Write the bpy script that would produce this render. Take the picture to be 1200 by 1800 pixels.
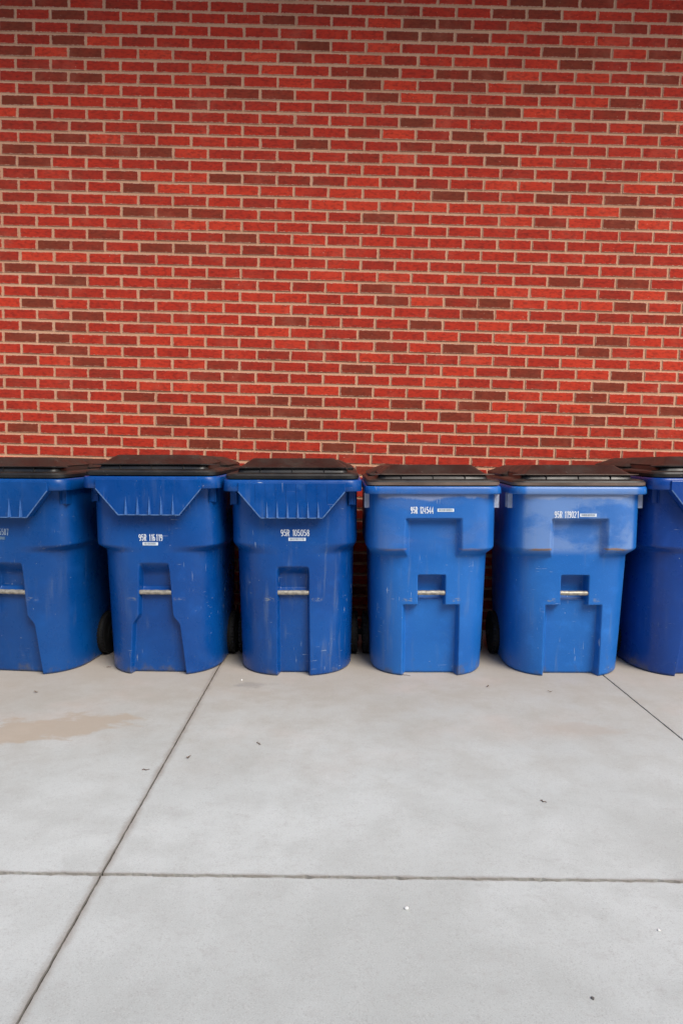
import bpy, bmesh, math, random
import numpy as np
from mathutils import Vector, Matrix, noise as mnoise

for o in list(bpy.data.objects):
    bpy.data.objects.remove(o)
S = bpy.context.scene
C = S.collection
random.seed(7)

# ------------------------------------------------------------------ camera
CAMX, CAMH, TILT = 0., 1.166, 0.025      # the paving falls 2.5 % to the left against the brick courses
pitch, yaw, roll = 0.09705, 0.00304, 0.02687
fwd = Vector((-math.sin(yaw)*math.cos(pitch), math.cos(yaw)*math.cos(pitch), -math.sin(pitch)))
rt = Vector((math.cos(yaw), math.sin(yaw), 0))
up = rt.cross(fwd)
rt2 = math.cos(roll)*rt + math.sin(roll)*up
up2 = -math.sin(roll)*rt + math.cos(roll)*up
cam = bpy.data.objects.new('camera', bpy.data.cameras.new('camera'))
C.objects.link(cam)
m = Matrix((rt2, up2, -fwd)).transposed().to_4x4()
m.translation = Vector((CAMX, -4.368, CAMH))
cam.matrix_world = m
cam.data.sensor_fit = 'VERTICAL'
cam.data.sensor_height = 36
cam.data.lens = 36*1250/1800
cam.data.clip_end = 1500
S.camera = cam

# ------------------------------------------------------------------ light
SUN_EL, SUN_AZ = math.radians(47), math.radians(34)     # azimuth: to the right of straight behind the camera
w = bpy.data.worlds.new('World'); S.world = w; w.use_nodes = True
nt = w.node_tree
sky = nt.nodes.new('ShaderNodeTexSky'); sky.sky_type = 'NISHITA'; sky.sun_disc = False
sky.sun_elevation = SUN_EL
sdir = Vector((math.sin(SUN_AZ)*math.cos(SUN_EL), -math.cos(SUN_AZ)*math.cos(SUN_EL), math.sin(SUN_EL)))
sky.sun_rotation = math.atan2(sdir.x, sdir.y)
sky.air_density = 1.0; sky.dust_density = 1.6; sky.ozone_density = 1.0
bg = nt.nodes['Background']; bg.inputs[1].default_value = 0.092
nt.links.new(sky.outputs[0], bg.inputs[0])
sun = bpy.data.objects.new('sun', bpy.data.lights.new('sun', 'SUN'))
sun.data.energy = 1.5; sun.data.angle = math.radians(32); sun.data.color = (1, .95, .85)
sun.rotation_euler = sdir.to_track_quat('Z', 'Y').to_euler()
C.objects.link(sun)
S.view_settings.view_transform = 'Standard'; S.view_settings.look = 'None'
S.view_settings.exposure = 1.1; S.view_settings.gamma = 1
S.render.engine = 'CYCLES'

# ------------------------------------------------------------------ helpers
def srgb(r, g, b):
    f = lambda c: ((c/255+.055)/1.055)**2.4 if c/255 > .04045 else c/255/12.92
    return (f(r), f(g), f(b), 1)

class NT:
    """small node-tree helper"""
    def __init__(s, name, rough=.6, spec=.5):
        s.m = bpy.data.materials.new(name); s.m.use_nodes = True
        s.t = s.m.node_tree; s.b = s.t.nodes['Principled BSDF']
        s.b.inputs['Roughness'].default_value = rough
        s.b.inputs['Specular IOR Level'].default_value = spec
        s.co = s.n('ShaderNodeTexCoord').outputs['Object']
    def n(s, kind, **kw):
        x = s.t.nodes.new(kind)
        for k, v in kw.items(): setattr(x, k, v)
        return x
    def put(s, sock, v):
        if hasattr(v, 'is_linked'): s.t.links.new(v, sock)
        else: sock.default_value = v
    def vec(s, scale=(1,1,1), loc=(0,0,0), rot=(0,0,0), src=None):
        x = s.n('ShaderNodeMapping'); s.put(x.inputs[0], src or s.co)
        x.inputs['Scale'].default_value = scale; x.inputs['Location'].default_value = loc; x.inputs['Rotation'].default_value = rot
        return x.outputs[0]
    def noise(s, scale, detail=4, rough=.55, vec=None, dist=0):
        x = s.n('ShaderNodeTexNoise'); s.put(x.inputs['Vector'], vec or s.co)
        x.inputs['Scale'].default_value = scale; x.inputs['Detail'].default_value = detail
        x.inputs['Roughness'].default_value = rough; x.inputs['Distortion'].default_value = dist
        return x.outputs['Fac']
    def ramp(s, v, a, b, lo=0., hi=1., smooth=True):
        x = s.n('ShaderNodeMapRange'); x.interpolation_type = 'SMOOTHSTEP' if smooth else 'LINEAR'
        s.put(x.inputs[0], v); x.inputs[1].default_value = a; x.inputs[2].default_value = b
        x.inputs[3].default_value = lo; x.inputs[4].default_value = hi
        return x.outputs[0]
    def math(s, op, a, b=0., c=None):
        x = s.n('ShaderNodeMath', operation=op); s.put(x.inputs[0], a); s.put(x.inputs[1], b)
        if c is not None: s.put(x.inputs[2], c)
        return x.outputs[0]
    def mix(s, f, a, b, mode='MIX'):
        x = s.n('ShaderNodeMix', data_type='RGBA', blend_type=mode); x.clamp_factor = True
        s.put(x.inputs[0], f); s.put(x.inputs[6], a); s.put(x.inputs[7], b)
        return x.outputs[2]
    def bump(s, h, strength=.3, dist=.002, nrm=None):
        x = s.n('ShaderNodeBump'); x.inputs['Strength'].default_value = strength; x.inputs['Distance'].default_value = dist
        s.put(x.inputs['Height'], h)
        if nrm is not None: s.put(x.inputs['Normal'], nrm)
        return x.outputs[0]
    def sep(s, v=None):
        x = s.n('ShaderNodeSeparateXYZ'); s.put(x.inputs[0], v or s.co); return x.outputs

def link(name, me, mat=None, parent=None, smooth=None):
    o = bpy.data.objects.new(name, me); C.objects.link(o)
    if mat is not None:
        for mm in (mat if isinstance(mat, (list, tuple)) else [mat]): me.materials.append(mm)
    if smooth is not None:
        me.polygons.foreach_set('use_smooth', [smooth]*len(me.polygons))
    if parent is not None: o.parent = parent
    return o

def from_bm(name, bm, mat=None, parent=None, smooth=None):
    bmesh.ops.recalc_face_normals(bm, faces=bm.faces)
    me = bpy.data.meshes.new(name); bm.to_mesh(me); bm.free()
    return link(name, me, mat, parent, smooth)

def add_box(bm, x0, x1, y0, y1, z0, z1, bev=0.):
    r = bmesh.ops.create_cube(bm, size=1)
    for v in r['verts']:
        v.co = Vector((x0+(v.co.x+.5)*(x1-x0), y0+(v.co.y+.5)*(y1-y0), z0+(v.co.z+.5)*(z1-z0)))
    if bev:
        es = list({e for v in r['verts'] for e in v.link_edges})
        bmesh.ops.bevel(bm, geom=es, offset=bev, segments=2, affect='EDGES', profile=.5)

def add_tube(bm, pts, rad, seg=12):
    rings = []
    for i, p in enumerate(pts):
        p = Vector(p); a = Vector(pts[max(i-1, 0)]); b = Vector(pts[min(i+1, len(pts)-1)])
        d = (b-a).normalized(); u = d.orthogonal().normalized() if i == 0 else (u - d*u.dot(d)).normalized()
        v = d.cross(u); r = rad[i] if isinstance(rad, (list, tuple)) else rad
        rings.append([bm.verts.new(p+(u*math.cos(t)+v*math.sin(t))*r) for t in [2*math.pi*k/seg for k in range(seg)]])
    for A, B in zip(rings, rings[1:]):
        for k in range(seg): bm.faces.new((A[k], A[(k+1) % seg], B[(k+1) % seg], B[k]))
    bm.faces.new(rings[0][::-1]); bm.faces.new(rings[-1])

def add_loft(bm, rings, close_bottom=True, close_top=True):
    vs = [[bm.verts.new(p) for p in r] for r in rings]
    n = len(vs[0])
    for A, B in zip(vs, vs[1:]):
        for k in range(n): bm.faces.new((A[k], A[(k+1) % n], B[(k+1) % n], B[k]))
    if close_bottom: bm.faces.new(vs[0][::-1])
    if close_top: bm.faces.new(vs[-1])

def add_prism(bm, poly, y0, y1, bev=0.):
    """polygon in x,z pushed from y0 to y1"""
    A = [bm.verts.new((x, y0, z)) for x, z in poly]; B = [bm.verts.new((x, y1, z)) for x, z in poly]
    n = len(poly); bm.faces.new(A); bm.faces.new(B[::-1])
    for k in range(n): bm.faces.new((A[k], B[k], B[(k+1) % n], A[(k+1) % n]))
    if bev:
        es = [e for v in A for e in v.link_edges if e.other_vert(v) in A]
        bmesh.ops.bevel(bm, geom=list(set(es)), offset=bev, segments=2, affect='EDGES', profile=.5)

def tag(o, label=None, cat=None, group=None, kind=None):
    for k, v in (('label', label), ('category', cat), ('group', group), ('kind', kind)):
        if v: o[k] = v
    return o

def ground_z(x): return TILT*(x-CAMX)

# ------------------------------------------------------------------ materials
def mat_brick():
    t = NT('fired_brick', .9, .12)
    at = t.n('ShaderNodeAttribute', attribute_name='tone').outputs['Fac']
    big = t.noise(6.5, 3, .55, t.vec((1, 1, 1.6)))
    tone = t.math('ADD', at, t.math('MULTIPLY', t.math('SUBTRACT', big, .5), .65))
    cr = t.n('ShaderNodeValToRGB'); t.put(cr.inputs[0], tone)
    el = cr.color_ramp.elements
    el[0].position = 0.; el[0].color = (.20, .043, .023, 1)
    el[1].position = 1.; el[1].color = (.60, .055, .026, 1)
    for p, c in ((.22, (.27, .040, .022, 1)), (.42, (.37, .034, .020, 1)), (.68, (.48, .038, .020, 1))):
        e = el.new(p); e.color = c
    fine = t.noise(160, 3, .65)
    mid = t.noise(34, 4, .6, t.vec((1, 1, 2.2)))
    col = t.mix(t.ramp(mid, .42, .72), cr.outputs[0], t.mix(.55, cr.outputs[0], (.12, .018, .014, 1)))
    col = t.mix(t.ramp(fine, .60, .74, 0, .45), col, (.10, .014, .012, 1))
    # lime specks and smears
    sp = t.noise(95, 2, .5, t.vec((1, 1, 1), (3.1, 0, 8)))
    col = t.mix(t.ramp(sp, .735, .79, 0, .55), col, (.62, .40, .30, 1))
    sm = t.noise(5, 5, .6, t.vec((1, 1, 1), (7, 0, 1)))
    col = t.mix(t.ramp(sm, .50, .78, 0, .18), col, (.60, .22, .14, 1))
    uv = t.sep(t.n('ShaderNodeUVMap', uv_map='brick').outputs[0])
    eu = t.math('MINIMUM', uv[0], t.math('SUBTRACT', .1920, uv[0])); ev = t.math('MINIMUM', uv[1], t.math('SUBTRACT', .0546, uv[1]))
    ed = t.math('MINIMUM', eu, ev)
    en = t.noise(75, 4, .7, t.vec((1, 1, 1), (5, 0, 2)))
    sm2 = t.ramp(t.math('SUBTRACT', ed, t.math('MULTIPLY', t.ramp(en, .40, .78), .0045)), .0012, -.0008)
    col = t.mix(t.math('MULTIPLY', sm2, .85), col, (.60, .36, .25, 1))
    t.put(t.b.inputs['Base Color'], col)
    h = t.math('ADD', t.math('MULTIPLY', mid, .8), t.math('MULTIPLY', fine, .35))
    t.put(t.b.inputs['Normal'], t.bump(h, .55, .0035))
    return t.m

def mat_mortar():
    t = NT('lime_mortar', .95, .2)
    a = t.noise(2.3, 4, .6); b = t.noise(120, 3, .6)
    col = t.mix(t.ramp(a, .3, .7), (.53, .29, .175, 1), (.64, .375, .235, 1))
    col = t.mix(t.ramp(b, .52, .75, 0, .45), col, (.26, .13, .09, 1))
    t.put(t.b.inputs['Base Color'], col)
    t.put(t.b.inputs['Normal'], t.bump(b, .6, .003))
    return t.m

JX1, JX2, JY = -.629, 1.347, -2.553
def mat_floor():
    t = NT('worn_concrete', .8, .35)
    x, y, z = t.sep()
    a = t.noise(.9, 5, .6, t.vec((1, 1, 1), (4, 2, 0))); b = t.noise(5.5, 6, .62); c = t.noise(85, 4, .6); d = t.noise(330, 2, .6)
    col = t.mix(t.ramp(a, .32, .68), (.480, .497, .470, 1), (.590, .612, .588, 1))
    col = t.mix(t.ramp(b, .38, .68, 0, .5), col, (.435, .445, .42, 1))
    col = t.mix(t.ramp(t.noise(13, 5, .7, t.vec((1, 1.5, 1), (9, 4, 0))), .54, .72, 0, .38), col, (.42, .41, .39, 1))
    col = t.mix(t.ramp(c, .50, .76, 0, .26), col, (.34, .32, .295, 1))
    col = t.mix(t.ramp(d, .54, .70, 0, .38), col, (.27, .25, .235, 1))
    col = t.mix(t.ramp(d, .42, .26, 0, .30), col, (.80, .78, .75, 1))
    # reddish dust and dirt towards the wall, its warmer, dimmer light painted in
    nearwall = t.math('ADD', y, t.math('MULTIPLY', t.math('SUBTRACT', b, .5), .7))
    col = t.mix(t.ramp(nearwall, -2.2, -.75, 0, .95), col, t.mix(.66, col, (.37, .285, .205, 1)))
    pink = t.noise(1.5, 4, .6, t.vec((1, 1, 1), (1.2, 7.7, 0)))
    col = t.mix(t.math('MULTIPLY', t.ramp(pink, .50, .70, 0, .30), t.ramp(y, -2.3, -1.2)), col, (.60, .47, .40, 1))
    # the tan spill left of the long joint
    def blob(cx, cy, rx, ry, ang, n, e0=1.0, e1=.82):
        ca, sa = math.cos(ang), math.sin(ang)
        dx = t.math('SUBTRACT', x, cx); dy = t.math('SUBTRACT', y, cy)
        u = t.math('DIVIDE', t.math('ADD', t.math('MULTIPLY', dx, ca), t.math('MULTIPLY', dy, sa)), rx)
        v = t.math('DIVIDE', t.math('SUBTRACT', t.math('MULTIPLY', dy, ca), t.math('MULTIPLY', dx, sa)), ry)
        r = t.math('SQRT', t.math('ADD', t.math('MULTIPLY', u, u), t.math('MULTIPLY', v, v)))
        return t.ramp(t.math('ADD', r, t.math('MULTIPLY', t.math('SUBTRACT', n, .5), 2.6)), e0, e1)
    n1 = t.noise(7, 6, .65, t.vec((1, 1.6, 1), (2, 5, 0)))
    col = t.mix(t.math('MULTIPLY', blob(-1.20, -1.56, .36, .12, .22, n1, 1.12, .72), .85), col, (.43, .355, .275, 1))
    col = t.mix(t.math('MULTIPLY', blob(-1.66, -1.80, .42, .10, .55, n1, 1.15, .5), .5), col, (.48, .41, .33, 1))
    col = t.mix(t.math('MULTIPLY', blob(1.02, -1.55, .17, .09, 0, n1, 1.1, .5), .45), col, (.43, .36, .30, 1))
    col = t.mix(t.math('MULTIPLY', blob(-.42, -1.03, .10, .05, 0, n1, 1.1, .5), .6), col, (.30, .27, .24, 1))
    col = t.mix(t.math('MULTIPLY', blob(-1.45, -2.28, .30, .10, .3, n1, 1.2, .4), .5), col, (.33, .31, .29, 1))
    # grime running along the joints
    n2 = t.noise(9, 5, .7, t.vec((1, 1, 1), (0, 3, 0)))
    def near(v, at, wd):
        return t.ramp(t.math('SUBTRACT', t.math('ABSOLUTE', t.math('SUBTRACT', v, at)), t.math('MULTIPLY', n2, wd)), wd*.15, -wd*.5)
    g1 = near(x, JX1, .038); g2 = near(t.math('ADD', y, t.math('MULTIPLY', x, .012)), JY, .022); g3 = near(t.math('ADD', x, t.math('MULTIPLY', t.math('ADD', y, 1.28), .040)), JX2, .02)
    col = t.mix(t.math('MULTIPLY', g1, .62), col, (.27, .225, .185, 1))
    col = t.mix(t.math('MULTIPLY', g2, .75), col, (.29, .255, .22, 1))
    col = t.mix(t.math('MULTIPLY', g3, .5), col, (.27, .24, .21, 1))
    t.put(t.b.inputs['Base Color'], col)
    t.put(t.b.inputs['Roughness'], t.ramp(b, .3, .7, .62, .85))
    h = t.math('ADD', t.math('MULTIPLY', c, .5), t.math('ADD', t.math('MULTIPLY', d, .25), t.math('MULTIPLY', b, 1.2)))
    t.put(t.b.inputs['Normal'], t.bump(h, .35, .003))
    return t.m

def mat_bin(name, base, faded, wear, seed, lo_rough=.29, patch=None):
    """rotationally moulded polyethylene: fine texture, scratches, dust, sun fading"""
    t = NT(name, lo_rough, .42)
    x, y, z = t.sep()
    off = (seed*3.1, seed*1.7, seed*2.3)
    a = t.noise(2.2, 4, .55, t.vec(loc=off)); b = t.noise(14, 5, .6, t.vec(loc=off)); c = t.noise(260, 2, .5)
    col = t.mix(t.ramp(a, .35, .68), base, faded)
    col = t.mix(t.ramp(b, .50, .80, 0, .30), col, tuple(v*1.5 for v in faded[:3])+(1,))
    # speckle of the moulding
    col = t.mix(t.ramp(c, .5, .75, 0, .16), col, tuple(min(1, v*1.9+.01) for v in faded[:3])+(1,))
    # scratches: two families of stretched noise
    s1 = t.noise(26, 2, .5, t.vec((.55, 1, 7), off, (0, .5, 0))); s2 = t.noise(24, 2, .5, t.vec((7, 1, .5), off, (0, -.35, 0)))
    gate = t.ramp(t.noise(5, 2, .5, t.vec(loc=(seed, 4, seed))), .50, .66)
    scr = t.math('MULTIPLY', t.math('MAXIMUM', t.ramp(s1, .70, .74), t.ramp(s2, .70, .74)), gate)
    col = t.mix(t.math('MULTIPLY', scr, .8*wear), col, (.42, .50, .60, 1))
    sp = t.noise(110, 1, .5, t.vec(loc=off))
    col = t.mix(t.ramp(sp, .805, .82, 0, .75), col, (.62, .66, .70, 1))
    # rain-washed dust runs
    run = t.math('MULTIPLY', t.ramp(t.noise(34, 4, .6, t.vec((1, 1, .07), off)), .52, .74), t.ramp(t.noise(3.5, 3, .5, t.vec(loc=(seed, 1, 2))), .42, .62))
    col = t.mix(t.math('MULTIPLY', run, .20*wear), col, (.20, .25, .30, 1))
    rub = t.ramp(t.noise(6.5, 6, .7, t.vec((1, 1, 1.4), (seed*5, 3, seed)), dist=.4), .60, .72)
    col = t.mix(t.math('MULTIPLY', rub, .12*wear), col, (.10, .22, .42, 1))
    # scuffs left by the lift arm either side of the bar
    ax = t.math('ABSOLUTE', x)
    sc = t.math('MULTIPLY', t.ramp(t.math('ABSOLUTE', t.math('SUBTRACT', z, .392)), .013, .004),
                t.math('MULTIPLY', t.ramp(ax, .088, .10), t.ramp(ax, .155, .12)))
    sc = t.math('MULTIPLY', sc, t.ramp(t.noise(48, 4, .7, t.vec((1, 1, 3), off)), .47, .62))
    col = t.mix(t.math('MULTIPLY', sc, .75*wear), col, (.22, .24, .25, 1))
    # dirt at the foot
    dn = t.noise(11, 5, .65, t.vec((1, 1, .8), off))
    dirt = t.ramp(t.math('ADD', z, t.math('MULTIPLY', t.math('SUBTRACT', dn, .45), .55)), .05, -.06)
    col = t.mix(t.math('MULTIPLY', dirt, .6), col, (.11, .105, .095, 1))
    rough = t.ramp(b, .3, .75, lo_rough-.05, lo_rough+.14)
    if patch:
        # worn upper pads, with the glossy sky reflection painted in as pale colour
        pn = t.noise(3.6, 7, .6, t.vec((.7, 1, 1.3), off), dist=.25)
        reg = t.math('MULTIPLY', t.ramp(z, .61, .66), t.math('MULTIPLY', t.ramp(ax, .278, .252), t.ramp(y, .18, .14)))
        pm = t.math('MULTIPLY', reg, t.ramp(pn, patch[0], patch[0]+.12, .25, 1.))
        col = t.mix(t.math('MULTIPLY', pm, patch[1]), col, patch[2])
        rough = t.mix(t.math('MULTIPLY', pm, .8), rough, (.18, .18, .18, 1))
        edge = t.math('MULTIPLY', t.ramp(t.math('ABSOLUTE', t.math('SUBTRACT', t.math('ADD', z, t.math('MULTIPLY', t.math('SUBTRACT', pn, .5), .05)), .651)), .007, .003),
                      t.math('MULTIPLY', t.ramp(ax, .12, .135), t.ramp(ax, .25, .21)))
        col = t.mix(t.math('MULTIPLY', edge, patch[3]), col, (.26, .17, .12, 1))
        # chalky band rubbed along the edge below the rim
        bn = t.noise(9, 5, .6, t.vec((1, 1, .3), off))
        band = t.math('MULTIPLY', t.ramp(t.math('SUBTRACT', z, t.math('MULTIPLY', bn, .07)), .858, .872), t.math('MULTIPLY', t.ramp(ax, .275, .25), t.ramp(z, .925, .915)))
        col = t.mix(t.math('MULTIPLY', band, .55), col, (.36, .40, .52, 1))
    t.put(t.b.inputs['Base Color'], col); t.put(t.b.inputs['Roughness'], rough)
    h = t.math('ADD', t.math('MULTIPLY', c, .12), t.math('ADD', t.math('MULTIPLY', t.noise(4, 1, .5, t.vec(loc=off)), 3.), t.math('MULTIPLY', scr, -.3)))
    t.put(t.b.inputs['Normal'], t.bump(h, .5, .002))
    return t.m

def mat_lid(painted_sheen=0.):
    t = NT('dusty_black_plastic', .3, .5)
    b = t.noise(9, 6, .6); c = t.noise(70, 3, .6)
    g = t.n('ShaderNodeNewGeometry').outputs['Normal']
    nz = t.sep(g)[2]
    dust = t.math('MULTIPLY', t.ramp(nz, .35, 1., .08, .55), t.ramp(b, .3, .75))
    col = t.mix(dust, (.012, .011, .0105, 1), (.055, .045, .036, 1))
    if painted_sheen: col = t.mix(t.math('MULTIPLY', t.ramp(t.math('ABSOLUTE', nz), .45, .2), t.ramp(t.noise(3.2, 5, .65, t.vec((1, 1, 3))), .30, .62, painted_sheen*.5, painted_sheen)), col, (.24, .165, .13, 1))  # bronze reflection painted as tan colour on the upright faces
    col = t.mix(t.ramp(c, .66, .76, 0, .35), col, (.30, .27, .24, 1))
    t.put(t.b.inputs['Base Color'], col); t.put(t.b.inputs['Roughness'], t.ramp(b, .3, .7, .30, .50))
    t.put(t.b.inputs['Normal'], t.bump(t.math('ADD', b, t.math('MULTIPLY', c, .15)), .3, .002))
    return t.m

def mat_plain(name, col, rough=.6, metal=0., var=.35, scale=30):
    t = NT(name, rough, .5)
    n = t.noise(scale, 4, .6)
    t.put(t.b.inputs['Base Color'], t.mix(t.ramp(n, .35, .7, 0, var), col, tuple(v*.35 for v in col[:3])+(1,)))
    t.b.inputs['Metallic'].default_value = metal
    t.put(t.b.inputs['Normal'], t.bump(n, .25, .001))
    return t.m

M_BRICK, M_MORTAR, M_FLOOR = mat_brick(), mat_mortar(), mat_floor()
M_LID = mat_lid(); M_LID_SHEEN = mat_lid(.75)  # the second has the bronze reflection painted in
M_STEEL = mat_plain('weathered_galvanised_steel', (.42, .38, .31, 1), .42, .35, .75, 55)
M_RUBBER = mat_plain('black_rubber', (.007, .0068, .0065, 1), .8, 0, .3)
M_PRINT = mat_plain('white_stamped_print', (.80, .84, .90, 1), .5, 0, .25, 220)
M_PRINT_WORN = mat_plain('worn_white_print', (.36, .45, .58, 1), .5, 0, .75, 200)
M_STICKER = mat_plain('white_sticker', (.74, .80, .86, 1), .45, 0, .12, 90)
M_STICKER_WORN = mat_plain('worn_sticker', (.10, .20, .36, 1), .5, 0, .8, 200)
M_INK = mat_plain('grey_barcode_ink', (.20, .26, .34, 1), .6, 0, .2)
M_GHOST = mat_plain('dull_side_stamp', (.16, .17, .20, 1), .6, 0, .6, 160)
M_FIN = mat_plain('rubbed_pale_plastic', (.46, .52, .66, 1), .45, 0, .35, 40)
M_EDGE = mat_plain('pale_blue_edge', (.10, .20, .42, 1), .4, 0, .6, 60)  # paler blue than the body, for the skirt lip
M_EDGE2 = mat_plain('lighter_blue_plastic', (.055, .15, .40, 1), .35, 0, .4, 60)  # lighter blue for the gussets
M_ADDED_SOFFIT = mat_plain('added_roof_soffit', (.30, .27, .24, 1), .8, 0, .2, 3)
M_JOINT = mat_plain('joint_dirt', (.07, .058, .046, 1), .95, 0, .5, 60)

B_BASE, B_FADE = (.0006, .050, .235, 1), (.0016, .070, .295, 1)
M_BIN = {
 1: mat_bin('royal_blue_plastic', (.0006, .050, .215, 1), (.0016, .066, .265, 1), .7, 1.3),
 2: mat_bin('royal_blue_plastic', B_BASE, B_FADE, .8, 2.2),
 3: mat_bin('royal_blue_plastic', B_BASE, (.002, .072, .300, 1), 1.3, 3.7),
 4: mat_bin('sun_faded_blue_plastic', (.005, .105, .400, 1), (.013, .135, .460, 1), 1.2, 4.1, .38, (.50, .30, (.15, .20, .36, 1), .35)),
 5: mat_bin('sun_faded_blue_plastic', (.008, .120, .430, 1), (.020, .158, .500, 1), 1.2, 5.9, .38, (.36, .62, (.22, .33, .57, 1), .9)),
 6: mat_bin('royal_blue_plastic', (.0025, .040, .225, 1), (.005, .054, .275, 1), .6, 6.4),
}

# ------------------------------------------------------------------ setting: floor
me = bpy.data.meshes.new('ground')
R = 400
me.from_pydata([(x, y, ground_z(x) - .014 if abs(x) < 20 else ground_z(math.copysign(20, x)) - .014)
                for x in (-R, -20, 20, R) for y in (-R, .6, R)], [],
               [(i*3+j, (i+1)*3+j, (i+1)*3+j+1, i*3+j+1) for i in range(3) for j in range(2)])
tag(link('ground', me, M_JOINT), kind='structure')

def slab_floor():
    # joints: the long left one, the right one (slightly skewed) and the one running across
    def jx(k, y):
        return {0: -10.6, 1: -4.58, 2: -2.605, 3: JX1, 4: JX2+.035*min(0, (-y-1.28))*0+(-y-1.28)*.040, 5: 3.33, 6: 5.3, 7: 13.}[k]
    def jy(k, x):
        return {0: -16., 1: -8.6, 2: -5.58, 3: -2.556-.012*(x-.05), 4: .35}[k]
    bm = bmesh.new(); g = .0032
    rnd = random.Random(3)
    def wob(a, b, amp):
        return amp*(mnoise.noise((a*30, b*30, .3))+.6*mnoise.noise((a*90, b*90, 4.)))
    for i in range(7):
        for j in range(4):
            def corner(ii, jj, sx, sy):
                y = jy(jj, 0)
                for _ in range(3): x = jx(ii, y); y = jy(jj, x)
                gy = .0055 if jj == 3 else g
                return Vector((x+sx*g, y+sy*gy, 0))
            P = [corner(i, j, 1, 1), corner(i+1, j, -1, 1), corner(i+1, j+1, -1, -1), corner(i, j+1, 1, -1)]
            near = i in (2, 3, 4) and j in (2, 3)
            loop = []
            for k in range(4):
                a, b = P[k], P[(k+1) % 4]; L = (b-a).length
                n = int(L/.007) if near else 2
                for q in range(n):
                    p = a.lerp(b, q/n)
                    if near and q > 0:
                        d = (b-a).normalized(); nr = Vector((-d.y, d.x, 0))
                        p = p + nr*wob(p.x+k*9, p.y, .0045 if k in (0, 2) else .0015)
                    loop.append(p)
            top = [bm.verts.new((p.x, p.y, ground_z(p.x))) for p in loop]
            bot = [bm.verts.new((p.x, p.y, ground_z(p.x)-.010)) for p in loop]
            bm.faces.new(top)
            n = len(loop)
            for q in range(n): bm.faces.new((top[q], bot[q], bot[(q+1) % n], top[(q+1) % n]))
    return from_bm('concrete_floor', bm, M_FLOOR)
tag(slab_floor(), kind='structure')

# ------------------------------------------------------------------ brick wall
TONES = {   # from brick -1 to brick 19 of every course: D dark, d dull, n plain, b bright
 -2: 'ndnnndnnDnnnnnnDDDnnn', -1: 'dDndnnnndDndnnDDbnnDn', 0: 'DnDnbnnnDnnbDDdbDnDnn', 1: 'DndndnnnnnnDDDndbbddn',
 2: 'ddDbdnnnnDnbdnbnDDbDn', 3: 'DbDnbnnbdnbdnbdbDdnnd', 4: 'nddnnnbnbndDnDDbnbnDn', 5: 'dDDnnndnbnDbddbDnnnnd',
 6: 'nndbnnnDDnnDbnnnnbDnd', 7: 'DnnnndnnnnnnndDbnddbn', 8: 'bdnnnnnnnnnnDnnnnnnDn', 9: 'dddndnnndndbdDnnbnnnn',
 10: 'nnDbnnnnnDnnddDnnnnnn', 11: 'DddDDbnnnndbnnDbnnddn', 12: 'DDnnndnddnnnnnndnndbd', 13: 'dnddbbDdddbddnbbddbdd',
 14: 'dndnDbbbbnbbbDdnDnDdn', 15: 'ddnbnnndnbbbbbbnbbDdd', 16: 'dbdnDDDnnnnDnnnbdbDbn', 17: 'nnnnnbbnnnnnnnnnnnnnn',
 18: 'dnnDnnnDnbnnnnnnnnnnn', 19: 'nDdnDDndnbnnnnnnnndnn', 20: 'dbbndnndnnndnnnnnnnnn', 21: 'DddnnnnnnbnbnbnnDnDnn',
 22: 'ndDnnndnndbDndnbbndbD', 23: 'ndnndbbbbnnDbdDbbbDnn', 24: 'bDnndnbnbnnnnnDbnnddD', 25: 'nnDnnnnnDnnnDnbnDnbnn',
 26: 'nDDnnbbnbnnDnbnbbnDbn', 27: 'DDndbbnnbdndbDnbnDnbn', 28: 'nnDbdnnndnnbnnbnnbnbb', 29: 'dbDnbbddnnDnnbnDnbDbn',
 30: 'nnndnndddnnnnbnnnbDnn', 31: 'dndnbbnbnbDnnnDbbDbnb', 32: 'nndnDdnbDDdnDnDbdbDnD', 33: 'nbnndbDDDdnnnDbbbDnnn',
 34: 'nnDnbDnndDnnDnnnnnndn', 35: 'DnnndnDDDndnnnndDnnnn', 36: 'dnndnnDnnnDnDndnnnnnn', 37: 'nnnnnnnndnnnnnnnndnnn'}
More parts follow.
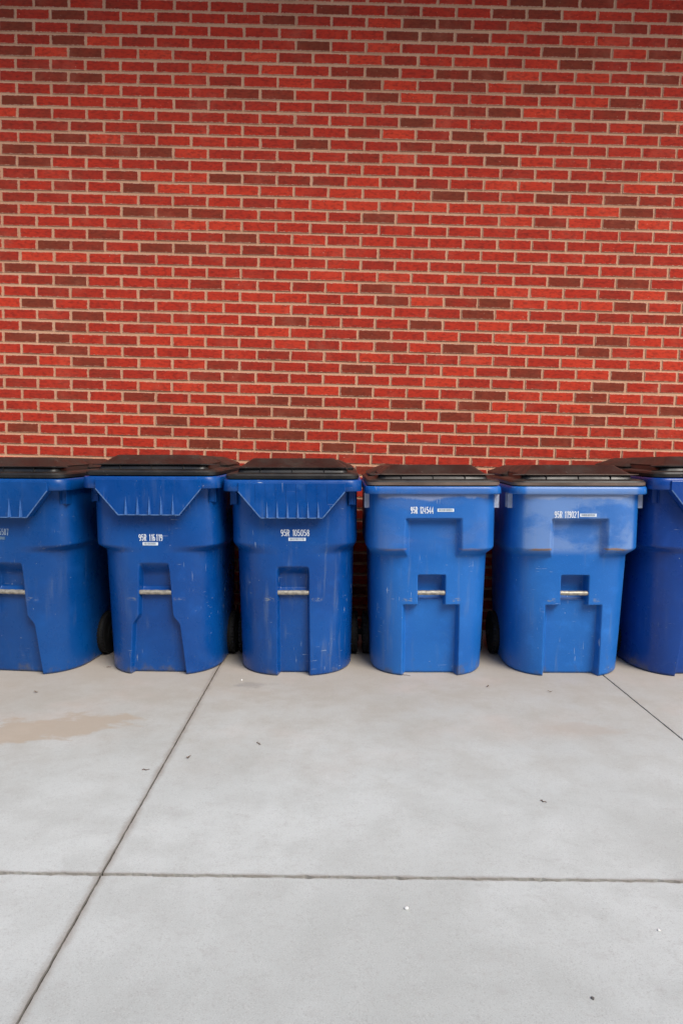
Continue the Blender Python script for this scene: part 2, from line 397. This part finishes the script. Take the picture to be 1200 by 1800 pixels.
def brick_wall():
    P, CH, Z0 = .2032, .068, 3.619
    rnd = random.Random(11)
    verts, faces, tone, uvs = [], [], [], []
    val = {'D': .12, 'd': .36, 'n': .60, 'b': .88}
    for k in range(-19, 56):
        odd = k & 1
        cx_shift = rnd.uniform(-.004, .004); hz = rnd.uniform(-.0012, .0012)
        for j in range(-9, 34):
            row = TONES.get(k)
            if row and -1 <= j < len(row)-1: ch = row[j+1]
            else: ch = rnd.choices('Ddnb', (10, 20, 50, 20))[0]
            tv = val[ch]+rnd.uniform(-.09, .09)
            x0 = (j+(.5 if odd else 0))*P-1.973+cx_shift+.0054; x1 = x0+P-.0108
            z1 = Z0-k*CH-.0061+hz; z0 = z1-CH+.0122
            x0 += rnd.uniform(-.0015, .0015); x1 += rnd.uniform(-.0015, .0015)
            z0 += rnd.uniform(-.0012, .0012); z1 += rnd.uniform(-.0012, .0012)
            f = -.0048+rnd.uniform(-.0014, .0014); b = .006; e = .0022
            tw = rnd.uniform(-.0012, .0012)
            s = len(verts)
            verts += [(x0, b, z0), (x1, b, z0+tw), (x1, b, z1+tw), (x0, b, z1)]
            verts += [(x0, f+e, z0), (x1, f+e, z0+tw), (x1, f+e, z1+tw), (x0, f+e, z1)]
            verts += [(x0+e, f, z0+e), (x1-e, f, z0+e+tw), (x1-e, f, z1-e+tw), (x0+e, f, z1-e)]
            for a in (s, s+4):
                for q in range(4): faces.append((a+q, a+(q+1) % 4, a+4+(q+1) % 4, a+4+q)); tone.append(tv); uvs += [(0, 0)]*4
            faces.append((s+8, s+9, s+10, s+11)); tone.append(tv); uvs += [(.0005, .0005), (.1915, .0005), (.1915, .0541), (.0005, .0541)]
    nb = len(faces)
    X0, X1, ZT, ZB = -3.6, 4.8, 4.90, -.35
    s = len(verts)
    verts += [(X0, 0, ZB), (X1, 0, ZB), (X1, 0, ZT), (X0, 0, ZT), (X0, .25, ZB), (X1, .25, ZB), (X1, .25, ZT), (X0, .25, ZT)]
    for q in ((0, 1, 2, 3), (5, 4, 7, 6), (1, 5, 6, 2), (4, 0, 3, 7), (3, 2, 6, 7), (4, 5, 1, 0)):
        faces.append(tuple(s+i for i in q)); tone.append(0.); uvs += [(0, 0)]*4
    me = bpy.data.meshes.new('brick_wall'); me.from_pydata(verts, [], faces)
    at = me.attributes.new('tone', 'FLOAT', 'FACE'); at.data.foreach_set('value', tone)
    me.uv_layers.new(name='brick').data.foreach_set('uv', [c for p in uvs for c in p])
    o = link('brick_wall', me, [M_BRICK, M_MORTAR])
    me.polygons.foreach_set('material_index', [0]*nb+[1]*6)
    return tag(o, 'tall red running-bond brick wall behind the row of blue carts', 'wall')
brick_wall()

# roof added over the paving, unseen above the frame, sized to shade the upper wall
bm = bmesh.new()
add_box(bm, -6.5, 3.2, -1.6, .24, 4.905, 5.13, .01)
add_box(bm, -6.5, 3.2, -1.66, -1.603, 4.84, 5.23, .006)
tag(from_bm('added_canopy_roof', bm, M_ADDED_SOFFIT), 'unseen flat canopy roof added above the top of the brick wall', 'roof')

# building added unseen behind the camera, to darken what the plastic mirrors
bld = bpy.data.objects.new('added_building', None); C.objects.link(bld); bld.location = (-.5, -9.3, -.2)
tag(bld, 'unseen low dark building added opposite the carts for their reflections', 'building')
M_FAR = mat_plain('added_building_brick', (.09, .055, .045, 1), .9, 0, .4, 5)
M_ADDED_GLASS = mat_plain('added_building_glass', (.03, .035, .04, 1), .15, 0, .1, 2)
bm = bmesh.new(); add_box(bm, -8, 8, -4, 0, 0, 5.2); from_bm('wall', bm, M_FAR, bld)
bm = bmesh.new(); add_box(bm, -8.15, 8.15, -4.15, .15, 5.203, 5.45, .02); from_bm('roof', bm, M_ADDED_SOFFIT, bld)
for wx in (-6.2, -3.1, 0, 3.1, 6.2):
    bm = bmesh.new(); add_box(bm, wx-.75, wx+.75, -.05, .03, 1.2, 3.2, .01); f_ = from_bm('added_building_window', bm, M_ADDED_GLASS, bld)

# ------------------------------------------------------------------ wheeled carts
def sm(v, a, b):
    t = np.clip((v-a)/(b-a), 0, 1); return t*t*(3-2*t)

YC = .345
def prof(h, kind):
    """half width, front y, back y, exponent of the lower and the upper outline at height h"""
    u = h/.95
    a0 = .288+.018*u; yf0 = .066-.024*u; yb0 = .70+.06*u; n0 = 2.35+.65*u
    if kind == 'B':
        yf0 = .066-.012*u; a1, yf1, yb1, n1 = .319+.004*u, .013, .80, 5.2; n0 = 2.6+1.6*u
    elif kind == 'A3': a1, yf1, yb1, n1 = .315+.002*u, yf0, .80, 4.4
    else: a1, yf1, yb1, n1 = .318+.002*u, yf0, .80, 4.8
    return (a0, yf0, yb0, n0), (a1, yf1, yb1, n1)

def outline(p, NF, NB):
    a, yf, yb, n = p
    t = np.linspace(0, np.pi, 1600)
    c, s = np.cos(t), np.sin(t)
    X = -a*np.sign(c)*np.abs(c)**(2/n); Y = YC-(YC-yf)*np.abs(s)**(2/n)     # front half, left to right
    L = np.concatenate([[0], np.cumsum(np.hypot(np.diff(X), np.diff(Y)))]); q = np.linspace(0, L[-1], NF)
    fx, fy = np.interp(q, L, X), np.interp(q, L, Y)
    nb = 6.
    wd = 1+.015*np.sin(np.minimum(1., np.abs(s)**(2/nb))*np.pi/2)
    X = a*wd*np.sign(c)*np.abs(c)**(2/nb); Y = YC+(yb-YC)*np.abs(s)**(2/nb)
    L = np.concatenate([[0], np.cumsum(np.hypot(np.diff(X), np.diff(Y)))]); q = np.linspace(0, L[-1], NB+2)[1:-1]
    return np.concatenate([fx, np.interp(q, L, X)]), np.concatenate([fy, np.interp(q, L, Y)])

def pad(x, h, kind, z):
    if kind == 'B':
        m = sm(h, .602, .656)
        pan = sm(.122-np.abs(x), 0, .009)*sm(.803-h, 0, .010)
        return m*(1-pan)
    if kind == 'A3': return sm(h, .615+.0*x, .675)
    return sm(h, .622, .664)

def recess(x, h, kind):
    """(weight, depth y) of the pocket in the front"""
    ax = np.abs(x)
    if kind == 'B':
        hw_low, hw_poc, top, step = .141, .069, .520, .368
        wl = sm(hw_low-ax, -.003, .018)*sm(step-h, 0, .006)
        wp = sm(hw_poc-ax, -.001, .009)*sm(top-h, 0, .012)
        dp = .132-.035*h/.5+.028*sm(h, .38, .42)
        w = np.maximum(wl, wp)
        return w, dp
    if kind == 'A3':
        hw = .079+.003*(1-h/.57)
        return sm(hw-ax, -.002, .012)*sm(.578-h, 0, .014), .128-.044*h/.5+.022*sm(h, .42, .45)+(-.055)*sm(h, .505, .575)
    k = sm(h, .255, .315)
    hw = (.143-.028*h/.3)*(1-k)+(.088-.015*(h-.3)/.3)*k
    return sm(hw-ax, -.002, .011)*sm(.609-h, 0, .012), .130-.044*h/.5+.024*sm(h, .42, .45)+(-.060)*sm(h, .50, .60)

def body_xy(h, kind, NF, NB):
    lo, hi = prof(h, kind)
    xl, yl = outline(lo, NF, NB); xh, yh = outline(hi, NF, NB)
    w = pad(xl, h, kind, None)
    x = xl+(xh-xl)*w; y = yl+(yh-yl)*w
    front = (np.arange(len(x)) < NF) & (y < YC-.05)
    rw, ry = recess(x, h, kind)
    y = np.where(front, y+rw*np.maximum(0, ry-y), y)
    # slim roll at the very foot
    e = .006*(1-sm(np.array(h), 0, .010)); x = x*(1-e/.3); y = y+(y < YC)*e-(y > YC)*e
    return x, y

def front_y(x, h, kind):
    X, Y = body_xy(h, kind, 900, 10)
    return float(np.interp(x, X[:900], Y[:900]))

BODY = {}
def body_mesh(kind, top):
    key = (kind, round(top, 3))
    if key in BODY: return BODY[key]
    NF, NB, NH = 330, 60, 236
    hs = np.linspace(0, top, NH)
    N = NF+NB
    V = np.zeros((NH, N, 3))
    for i, h in enumerate(hs):
        x, y = body_xy(h, kind, NF, NB); V[i, :, 0] = x; V[i, :, 1] = y; V[i, :, 2] = h
    idx = np.arange(NH*N).reshape(NH, N)
    a = idx[:-1]; b = idx[1:]
    F = np.stack([a, np.roll(a, -1, 1), np.roll(b, -1, 1), b], -1).reshape(-1, 4)
    me = bpy.data.meshes.new('body')
    me.from_pydata(V.reshape(-1, 3).tolist(), [], F.tolist()+[list(range(N))[::-1]])
    me.update()
    me.polygons.foreach_set('use_smooth', [True]*(len(me.polygons)-1)+[False])
    BODY[key] = me
    return me

def rrect(hx, y0, y1, r, z, seg=7, bow=0.):
    pts = []
    for cx, cy, a0 in ((hx-r, y0+r, -90), (hx-r, y1-r, 0), (-hx+r, y1-r, 90), (-hx+r, y0+r, 180)):
        for k in range(seg+1):
            a = math.radians(a0+90*k/seg); pts.append((cx+r*math.cos(a), cy+r*math.sin(a), z))
    # intermediate points along the front, gently bowed
    out = list(pts)
    m_ = 12
    x0, x1 = -hx+r, hx-r
    for k in range(1, m_):
        u = k/m_; out.append((x0+(x1-x0)*u, y0-bow*(1-(2*u-1)**2), z))
    return out

def arc(cx, cy, rx, ry, a0, a1, n=12):
    return [(cx+rx*math.cos(math.radians(a0+(a1-a0)*k/n)), cy+ry*math.sin(math.radians(a0+(a1-a0)*k/n))) for k in range(n+1)]
GLYPH = {   # bold condensed stencil figures as strokes; a trailing None closes the stroke
 '0': [arc(.5, .70, .36, .22, 0, 180)+arc(.5, .30, .36, .22, 180, 360)+[None]],
 '1': [[(.62, 1), (.62, 0)], [(.34, .76), (.62, .93)]],
 '2': [arc(.5, .70, .36, .22, 170, -20)+[(.14, .08), (.92, .08)]],
 '4': [[(.70, 0), (.70, .93), (.12, .30), (1., .30)]],
 '5': [[(.86, .92), (.24, .92), (.20, .54)]+arc(.49, .34, .36, .26, 125, -150)],
 '6': [arc(.5, .72, .36, .22, 55, 180)+[(.14, .34)], arc(.5, .31, .35, .23, 0, 360, 18)[:-1]+[None]],
 '7': [[(.08, .92), (.88, .92), (.40, 0)]],
 '8': [arc(.5, .73, .31, .19, 0, 360, 18)[:-1]+[None], arc(.5, .29, .36, .21, 0, 360, 18)[:-1]+[None]],
 '9': [arc(.5, .28, .34, .22, 235, 360)+[(.86, .66)], arc(.5, .69, .35, .23, 0, 360, 18)[:-1]+[None]],
 'R': [[(.16, 0), (.16, 1)], [(.20, .92), (.52, .92)]+arc(.56, .70, .30, .22, 80, -80)+[(.20, .47)], [(.52, .46), (.90, 0)]],
}
def text_part(s, kind, cx, ch, width, height, mat, parent, name='serial_number'):
    X, Y = body_xy(ch, kind, 900, 10)
    adv = [(.60 if c == ' ' else .78 if c == '1' else 1.0)+.20 for c in s]
    tot = sum(adv)-.20; sx = width/tot; bm = bmesh.new(); pen = 0.; th = .0037
    for c, ad in zip(s, adv):
        for si, st in enumerate(GLYPH.get(c, [])):
            closed = st[-1] is None; pts = [p for p in st if p is not None]
            P = [((pen+p[0])*sx-width/2, (.06+p[1]*.88-.5)*height) for p in pts]; n = len(P); ring = []
            for k, p in enumerate(P):
                a = P[(k-1) % n] if (closed or k) else p; b = P[(k+1) % n] if (closed or k < n-1) else p
                d1 = Vector((p[0]-a[0], p[1]-a[1])); d2 = Vector((b[0]-p[0], b[1]-p[1]))
                d = (d1.normalized()+d2.normalized()).normalized() if d1.length and d2.length else (d1+d2).normalized()
                nr = Vector((-d.y, d.x)); e = d1.normalized() if d1.length else d
                nn = Vector((-e.y, e.x)); w_ = th/2/max(.45, nr.dot(nn))
                q = []
                for sg in (1, -1):
                    x = cx+p[0]+nr.x*w_*sg; h = ch+p[1]+nr.y*w_*sg
                    q.append(bm.verts.new((x, float(np.interp(x, X[:900], Y[:900]))-.0016-.0003*si, h)))
                ring.append(q)
            for k in range(n if closed else n-1):
                A, B = ring[k], ring[(k+1) % n]; bm.faces.new((A[0], A[1], B[1], B[0]))
        pen += ad
    me = bpy.data.meshes.new(name); bm.to_mesh(me); bm.free()
    return link(name, me, mat, parent)

def barcode_part(kind, cx, ch, width, height, mats, parent):
    X, Y = body_xy(ch, kind, 900, 10)
    fy = lambda x: float(np.interp(x, X[:900], Y[:900]))
    bm = bmesh.new(); rnd = random.Random(int(cx*1000)+5)
    n = 12
    for k in range(n):
        xa, xb = cx-width/2+width*k/n, cx-width/2+width*(k+1)/n
        bm.faces.new([bm.verts.new(p) for p in ((xa, fy(xa)-.0013, ch-height/2), (xb, fy(xb)-.0013, ch-height/2), (xb, fy(xb)-.0013, ch+height/2), (xa, fy(xa)-.0013, ch+height/2))])
    x = cx-width*.41
    while x < cx+width*.40:
        wd = rnd.choice((.0009, .0013, .002))
        f = bm.faces.new([bm.verts.new(p) for p in ((x, fy(x)-.0022, ch-height*.26), (x+wd, fy(x+wd)-.0022, ch-height*.26), (x+wd, fy(x+wd)-.0022, ch+height*.38), (x, fy(x)-.0022, ch+height*.38))])
        f.material_index = 1; x += wd+rnd.choice((.001, .0014, .0022))
    me = bpy.data.meshes.new('barcode_sticker'); bm.to_mesh(me); bm.free()
    return link('barcode_sticker', me, mats, parent)

def make_lid(z, parent, ribs=3, kind='A'):
    bm = bmesh.new()
    R_ = [(.3155, .020, .800, .055, 0), (.3235, .010, .807, .060, .003), (.3235, .010, .807, .060, .017), (.318, .016, .803, .058, .025),
          (.303, .034, .790, .05, .029), (.272, .062, .750, .04, .031), (.262, .070, .740, .04, .050)]
    add_loft(bm, [rrect(a, y0, y1, r, z+h, bow=.004) for a, y0, y1, r, h in R_])
    # raised deck with an overhanging front edge
    R2 = [(.256, .058, .710, .03, .0495), (.262, .053, .715, .03, .0515), (.262, .053, .715, .03, .0555), (.254, .062, .710, .028, .0580),
          (.206, .142, .630, .022, .0950), (.201, .150, .620, .02, .0980)]
    add_loft(bm, [[(p[0], p[1], p[2]-(.035*(p[1]-.14) if h > .09 else 0)) for p in rrect(a, y0, y1, r, z+h)] for a, y0, y1, r, h in R2])
    # wide low shoulder at the hinge side
    R3 = [(.300, .40, .803, .03, .0262), (.304, .396, .807, .03, .040), (.296, .405, .800, .03, .046), (.225, .47, .730, .03, .078)]
    add_loft(bm, [rrect(a, y0, y1, r, z+h) for a, y0, y1, r, h in R3])
    # pointed wings at the ends of the front edge
    for s in (-1, 1):
        a = [(s*.245, .060, z+.0500), (s*.245, .060, z+.0550), (s*.308, .105, z+.0500), (s*.308, .105, z+.0530), (s*.245, .20, z+.0500), (s*.245, .20, z+.0552)]
        v = [bm.verts.new(p) for p in a]
        for f in ((0, 2, 3, 1), (2, 4, 5, 3), (0, 4, 2), (1, 3, 5), (0, 1, 5, 4)): bm.faces.new([v[i] for i in f])
    ML = M_LID_SHEEN if kind == 'B' else M_LID
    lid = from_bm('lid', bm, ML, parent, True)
    mod = lid.modifiers.new('edges', 'EDGE_SPLIT'); mod.split_angle = math.radians(28)
    rl = random.Random(int(z*1e4)+int(parent.location.x*100))
    lid.rotation_euler = (0, rl.uniform(-.004, .004), rl.uniform(-.009, .009)); lid.location.z = .002
    for k in range(ribs):
        bm = bmesh.new()
        x = (k-(ribs-1)/2)*.155
        add_box(bm, x-.0016, x+.0016, .0555, .075, z+.0315, z+.0492)
        from_bm('groove_rib', bm, M_LID, lid)
    return lid

def make_cart(no, kind, x, yaw, rim_top, rim_h, label, texts, tex, y=-.97, fin=None, lid_shift=0., teeth=5):
    blue = M_BIN[no]
    root = bpy.data.objects.new('wheeled_cart', None); C.objects.link(root)
    root.location = (x, y+0, ground_z(x)+.001)
    # stands square on the sloping paving, turned a little on its own
    nrm = Matrix.Rotation(-math.atan(TILT), 4, 'Y') @ Matrix.Translation((0, YC, 0)) @ Matrix.Rotation(yaw, 4, 'Z') @ Matrix.Translation((0, -YC, 0))
    root.matrix_world = Matrix.Translation((x, y, ground_z(x)+.001)) @ nrm
    tag(root, label, 'trash cart', 'blue wheeled carts lined up along the brick wall')
    rb = rim_top-rim_h
    me = body_mesh(kind, rb+.012)
    body = bpy.data.objects.new('body', me); C.objects.link(body); body.parent = root
    if not me.materials: me.materials.append(blue)
    body.material_slots[0].link = 'OBJECT'; body.material_slots[0].material = blue
    # rim
    bm = bmesh.new()
    hw = .3375 if kind != 'B' else .333
    y0 = 0. if kind != 'B' else .002
    rr = [(hw-.030, y0+.030, .785, .055, rb+.004), (hw-.004, y0+.004, .819, .066, rb), (hw, y0, .823, .070, rb+.004),
          (hw-.003, y0+.002, .821, .068, rim_top-.006), (hw-.007, y0+.006, .817, .066, rim_top), (hw-.022, y0+.021, .802, .058, rim_top+.0005), (hw-.03, y0+.03, .795, .05, rim_top-.006)]
    if kind == 'B':
        rr[3:3] = [(hw-.001, y0+.001, .822, .069, rb+rim_h*.55)]
    add_loft(bm, [rrect(a, p, q, r, h, bow=.006) for a, p, q, r, h in rr])
    from_bm('rim', bm, blue, root, True)
    if kind != 'B':
        # lift skirt: trapezoid plate under the rim, with wedge gussets on its lower edge
        sb = rim_top-.186 if kind != 'A3' else rim_top-.184
        yf = -.0085
        bm = bmesh.new()
        poly = [(-.256, rim_top-.012), (-.256, rb-.001), (-.149, sb), (.149, sb), (.256, rb-.001), (.256, rim_top-.012)]
        add_prism(bm, poly, yf, .036, .0028)
        if kind == 'A3':
            for k in range(8):
                xx = -.172+k*.049
                add_box(bm, xx-.0018, xx+.0018, yf-.0016, yf+.004, sb+.075, rim_top-.016, .0008)
        sk = from_bm('lift_skirt', bm, blue, root)
        # raised lip round the skirt's edge
        bm = bmesh.new()
        for (ax, az), (bx, bz) in zip(poly[1:4], poly[2:5]):
            d = Vector((bx-ax, 0, bz-az)).normalized(); nrm2 = Vector((-d.z, 0, d.x))
            p = [Vector((ax, 0, az)), Vector((bx, 0, bz)), Vector((bx, 0, bz))+nrm2*.0045, Vector((ax, 0, az))+nrm2*.0045]
            A = [bm.verts.new((q.x, yf-.0035, q.z)) for q in p]; B_ = [bm.verts.new((q.x, yf+.002, q.z)) for q in p]
            bm.faces.new(A)
            for k in range(4): bm.faces.new((A[k], B_[k], B_[(k+1) % 4], A[(k+1) % 4]))
        from_bm('skirt_lip', bm, M_EDGE, sk)
        nt_ = teeth; sp = .057 if nt_ == 5 else .049
        for k in range(nt_):
            xx = (k-(nt_-1)/2)*sp+.004
            bm = bmesh.new()
            v = [bm.verts.new(p) for p in ((xx, yf+.001, sb+(.098 if nt_ == 5 else .085)), (xx-.0085, yf+.001, sb+.004), (xx+.0085, yf+.001, sb+.004), (xx-.0010, yf-.016, sb+.004), (xx+.0060, yf-.014, sb+.004))]
            for f in ((0, 1, 3), (0, 3, 4), (0, 4, 2), (1, 2, 4, 3), (0, 2, 1)): bm.faces.new([v[i] for i in f])
            from_bm('gusset', bm, M_EDGE2, sk)
    # fins that brace the rim at the sides
    for s in (-1, 1):
        for yy in ((.080,) if kind != 'B' else (.10, .15)):
            bm = bmesh.new()
            if kind != 'B':      # small open channel: two webs and a back plate
                add_box(bm, min(s*.2745, s*.2775), max(s*.2745, s*.2775), .073, .16, rb-.070, rb-.001, .0007)
                add_box(bm, min(s*.3035, s*.3065), max(s*.3035, s*.3065), .078, .16, rb-.070, rb-.001, .0007)
                add_box(bm, min(s*.277, s*.304), max(s*.277, s*.304), .084, .16, rb-.068, rb-.001, .0007)
            else: add_box(bm, min(s*.297, s*.3315), max(s*.297, s*.3315), yy, yy+.006, rb-.073, rb-.001, .0012)
            from_bm('rim_fin', bm, fin or blue, root)
    # lid
    make_lid(rim_top+.0012, root, 3, kind)
    # hinge blocks and handle behind
    bm = bmesh.new()
    add_tube(bm, [(-.22, .80, rim_top-.035), (-.22, .875, rim_top-.01), (.22, .875, rim_top-.01), (.22, .80, rim_top-.035)], .013, 10)
    from_bm('handle', bm, blue, root, True)
    # lift bar
    bh = .425 if kind == 'B' else .424
    hw = .070 if kind == 'B' else .0785
    bm = bmesh.new(); by = front_y(hw+.02, bh, kind)+.016
    nseg = 14; rnd = random.Random(no)
    add_tube(bm, [(-hw-.006+(2*hw+.012)*k/nseg, by+rnd.uniform(-.0006, .0006), bh+rnd.uniform(-.0008, .0008)) for k in range(nseg+1)], .0118, 14)
    from_bm('lift_bar', bm, M_STEEL, root, True)
    # wheels and axle
    for s in (-1, 1):
        bm = bmesh.new()
        rings = []
        prof_ = [(.285, .040), (.285, .100), (.290, .110), (.305, .1145), (.320, .110), (.326, .100), (.326, .065)]
        n = 40
        for xx, r in prof_:
            rings.append([(s*xx, .50+r*math.cos(2*math.pi*k/n), .115+r*math.sin(2*math.pi*k/n)) for k in range(n)])
        add_loft(bm, rings)
        for k in range(n):      # tread blocks
            a = 2*math.pi*(k+.5)/n
            for off in (.292, .318):
                c = Vector((s*off, .50+.1125*math.cos(a), .115+.1125*math.sin(a)))
                r = bmesh.ops.create_cube(bm, size=1)
                M = Matrix.Translation(c) @ Matrix.Rotation(a, 4, 'X') @ Matrix.Diagonal((.012, .008, .010, 1))
                bmesh.ops.transform(bm, matrix=M, verts=r['verts'])
        wh = from_bm('wheel', bm, M_RUBBER, root)
        bm = bmesh.new()
        add_tube(bm, [(s*.322, .50, .115), (s*.331, .50, .115)], [.062, .050], 24)
        add_tube(bm, [(s*.329, .50, .115), (s*.340, .50, .115)], [.018, .015], 16)
        from_bm('hub', bm, M_RUBBER, wh)
    bm = bmesh.new(); add_tube(bm, [(-.33, .50, .115), (.33, .50, .115)], .009, 10)
    from_bm('axle', bm, M_STEEL, root, True)
    tx = texts
    if tx:
        text_part(tx[0], kind, tx[1], tx[2], tx[3], .0385, tx[5] if len(tx) > 5 else M_PRINT, root)
        bx = tx[4]
        if bx: barcode_part(kind, bx[0], bx[1], bx[2], .0155 if len(bx) < 4 else bx[3], (M_STICKER, M_INK) if len(tx) < 6 else (M_STICKER_WORN, M_INK), root)
    return root

make_cart(1, 'A', -1.605, -.10, .990, .056, 'blue cart cut off by the left edge of the photo, serial number worn faint',
          ('95R 016587', -.040, .728, .118, (-.035, .697, .07), M_PRINT_WORN), None)
c2 = make_cart(2, 'A', -.903, -.03, 1.003, .058, 'blue cart with skirted rim and white number 95R 116119, beside the long floor joint',
          ('95R 116119', -.010, .702, .117, (-.012, .671, .076)), None)
make_cart(3, 'A3', -.228, .0, .987, .056, 'scratched blue cart with ribbed skirt and white number 95R 105058',
          ('95R 105058', .012, .727, .140, (.022, .695, .085)), None, teeth=6)
make_cart(4, 'B', .452, .01, .957, .037, 'paler blue cart with plain narrow rim and number 95R 124544',
          ('95R 124544', -.058, .843, .110, (.056, .843, .080)), None, fin=M_FIN)
make_cart(5, 'B', 1.159, .0, .957, .037, 'palest blue cart with worn upper front, sky gloss painted in, and number 95R 119021',
          ('95R 119021', -.068, .823, .115, (.037, .820, .080)), None, fin=M_FIN)
make_cart(6, 'A', 1.812, .05, 1.000, .056, 'deep violet-blue cart cut off by the right edge of the photo', None, None)

# ------------------------------------------------------------------ litter on the paving
ml = mat_plain('dry_leaf', (.16, .10, .055, 1), .8, 0, .5, 60)
mt_ = mat_plain('dry_twig', (.13, .075, .045, 1), .8, 0, .5, 60)
mp = mat_plain('white_pebble', (.85, .84, .80, 1), .6, 0, .15, 60)
md = mat_plain('dark_pebble', (.13, .12, .11, 1), .7, 0, .3, 60)
def on_floor(px, py):
    v = fwd*1250+rt2*(px-600)-up2*(py-900); t = -CAMH/(v.z-TILT*v.x)
    return Vector((CAMX, -4.368, CAMH))+v*t
def leaf(px, py, L, W, ang, label):
    p = on_floor(px, py); bm = bmesh.new(); n = 9
    mid, lf, rg = [], [], []
    for k in range(n):
        u = k/(n-1); wd = W*.5*math.sin(math.pi*min(1, u*1.05+.02))**.8*(1-.3*u); z = .003+.006*math.sin(u*3+px)**2
        mid.append(bm.verts.new((L*(u-.5), 0, z))); lf.append(bm.verts.new((L*(u-.5), wd, z+wd*.5))); rg.append(bm.verts.new((L*(u-.5), -wd, z+wd*.35)))
    for k in range(n-1):
        bm.faces.new((mid[k], mid[k+1], lf[k+1], lf[k])); bm.faces.new((mid[k+1], mid[k], rg[k], rg[k+1]))
    r = bmesh.ops.extrude_face_region(bm, geom=bm.faces[:])
    for e in r['geom']:
        if isinstance(e, bmesh.types.BMVert): e.co.z -= .0006
    o = from_bm('fallen_leaf', bm, ml); o.location = p; o.rotation_euler = (0, -math.atan(TILT), ang)
    tag(o, label, 'leaf')
def twig(px, py, L, ang, label):
    p = on_floor(px, py); bm = bmesh.new()
    add_tube(bm, [(L*(k/6-.5), .004*math.sin(k*1.7+px), .003+.001*math.sin(k*2.3)) for k in range(7)], [.0015, .0015, .0014, .0013, .0011, .0009, .0007], 6)
    o = from_bm('twig', bm, mt_); o.location = p; o.rotation_euler = (0, -math.atan(TILT), ang); tag(o, label, 'twig')
def pebble(px, py, r, label, mat=mp, name='pebble'):
    p = on_floor(px, py); bm = bmesh.new()
    bmesh.ops.create_icosphere(bm, subdivisions=2, radius=r)
    for v in bm.verts: v.co *= 1+.35*mnoise.noise(v.co/r*1.1+Vector((px, py, 0))); v.co.z *= .65
    o = from_bm(name, bm, mat, None, True); o.location = p+Vector((0, 0, r*.5)); tag(o, label, 'pebble')
pebble(714, 1598, .0055, 'white pebble on the near slab, just in front of the cross joint')
pebble(425, 1196, .0045, 'white pebble close to the foot of cart 95R 105058')
pebble(1157, 1636, .0035, 'tiny white pebble on the near slab towards its right side')
pebble(1041, 1756, .0038, 'dark pebble near the bottom edge of the photo', md)
leaf(332, 1333, .019, .010, .3, 'crumpled brown leaf beside the long floor joint')
leaf(966, 1217, .026, .006, -.25, 'narrow dark leaf in front of cart 95R 119021')
leaf(857, 1208, .014, .009, .4, 'small dark leaf scrap between the two pale carts')
twig(710, 1187, .070, -.5, 'reddish twig at the foot of cart 95R 124544')
twig(455, 1308, .030, -1.0, 'short bent twig in the middle of the centre slab')
twig(257, 1354, .026, .05, 'thin twig left of the long floor joint')
twig(192, 1173, .022, .1, 'tiny twig in the gap between the two leftmost carts')
twig(955, 1410, .022, -.7, 'tiny twig on the right half of the centre slab')
leaf(64, 1218, .022, .008, .2, 'small grey leaf in front of the leftmost cart')
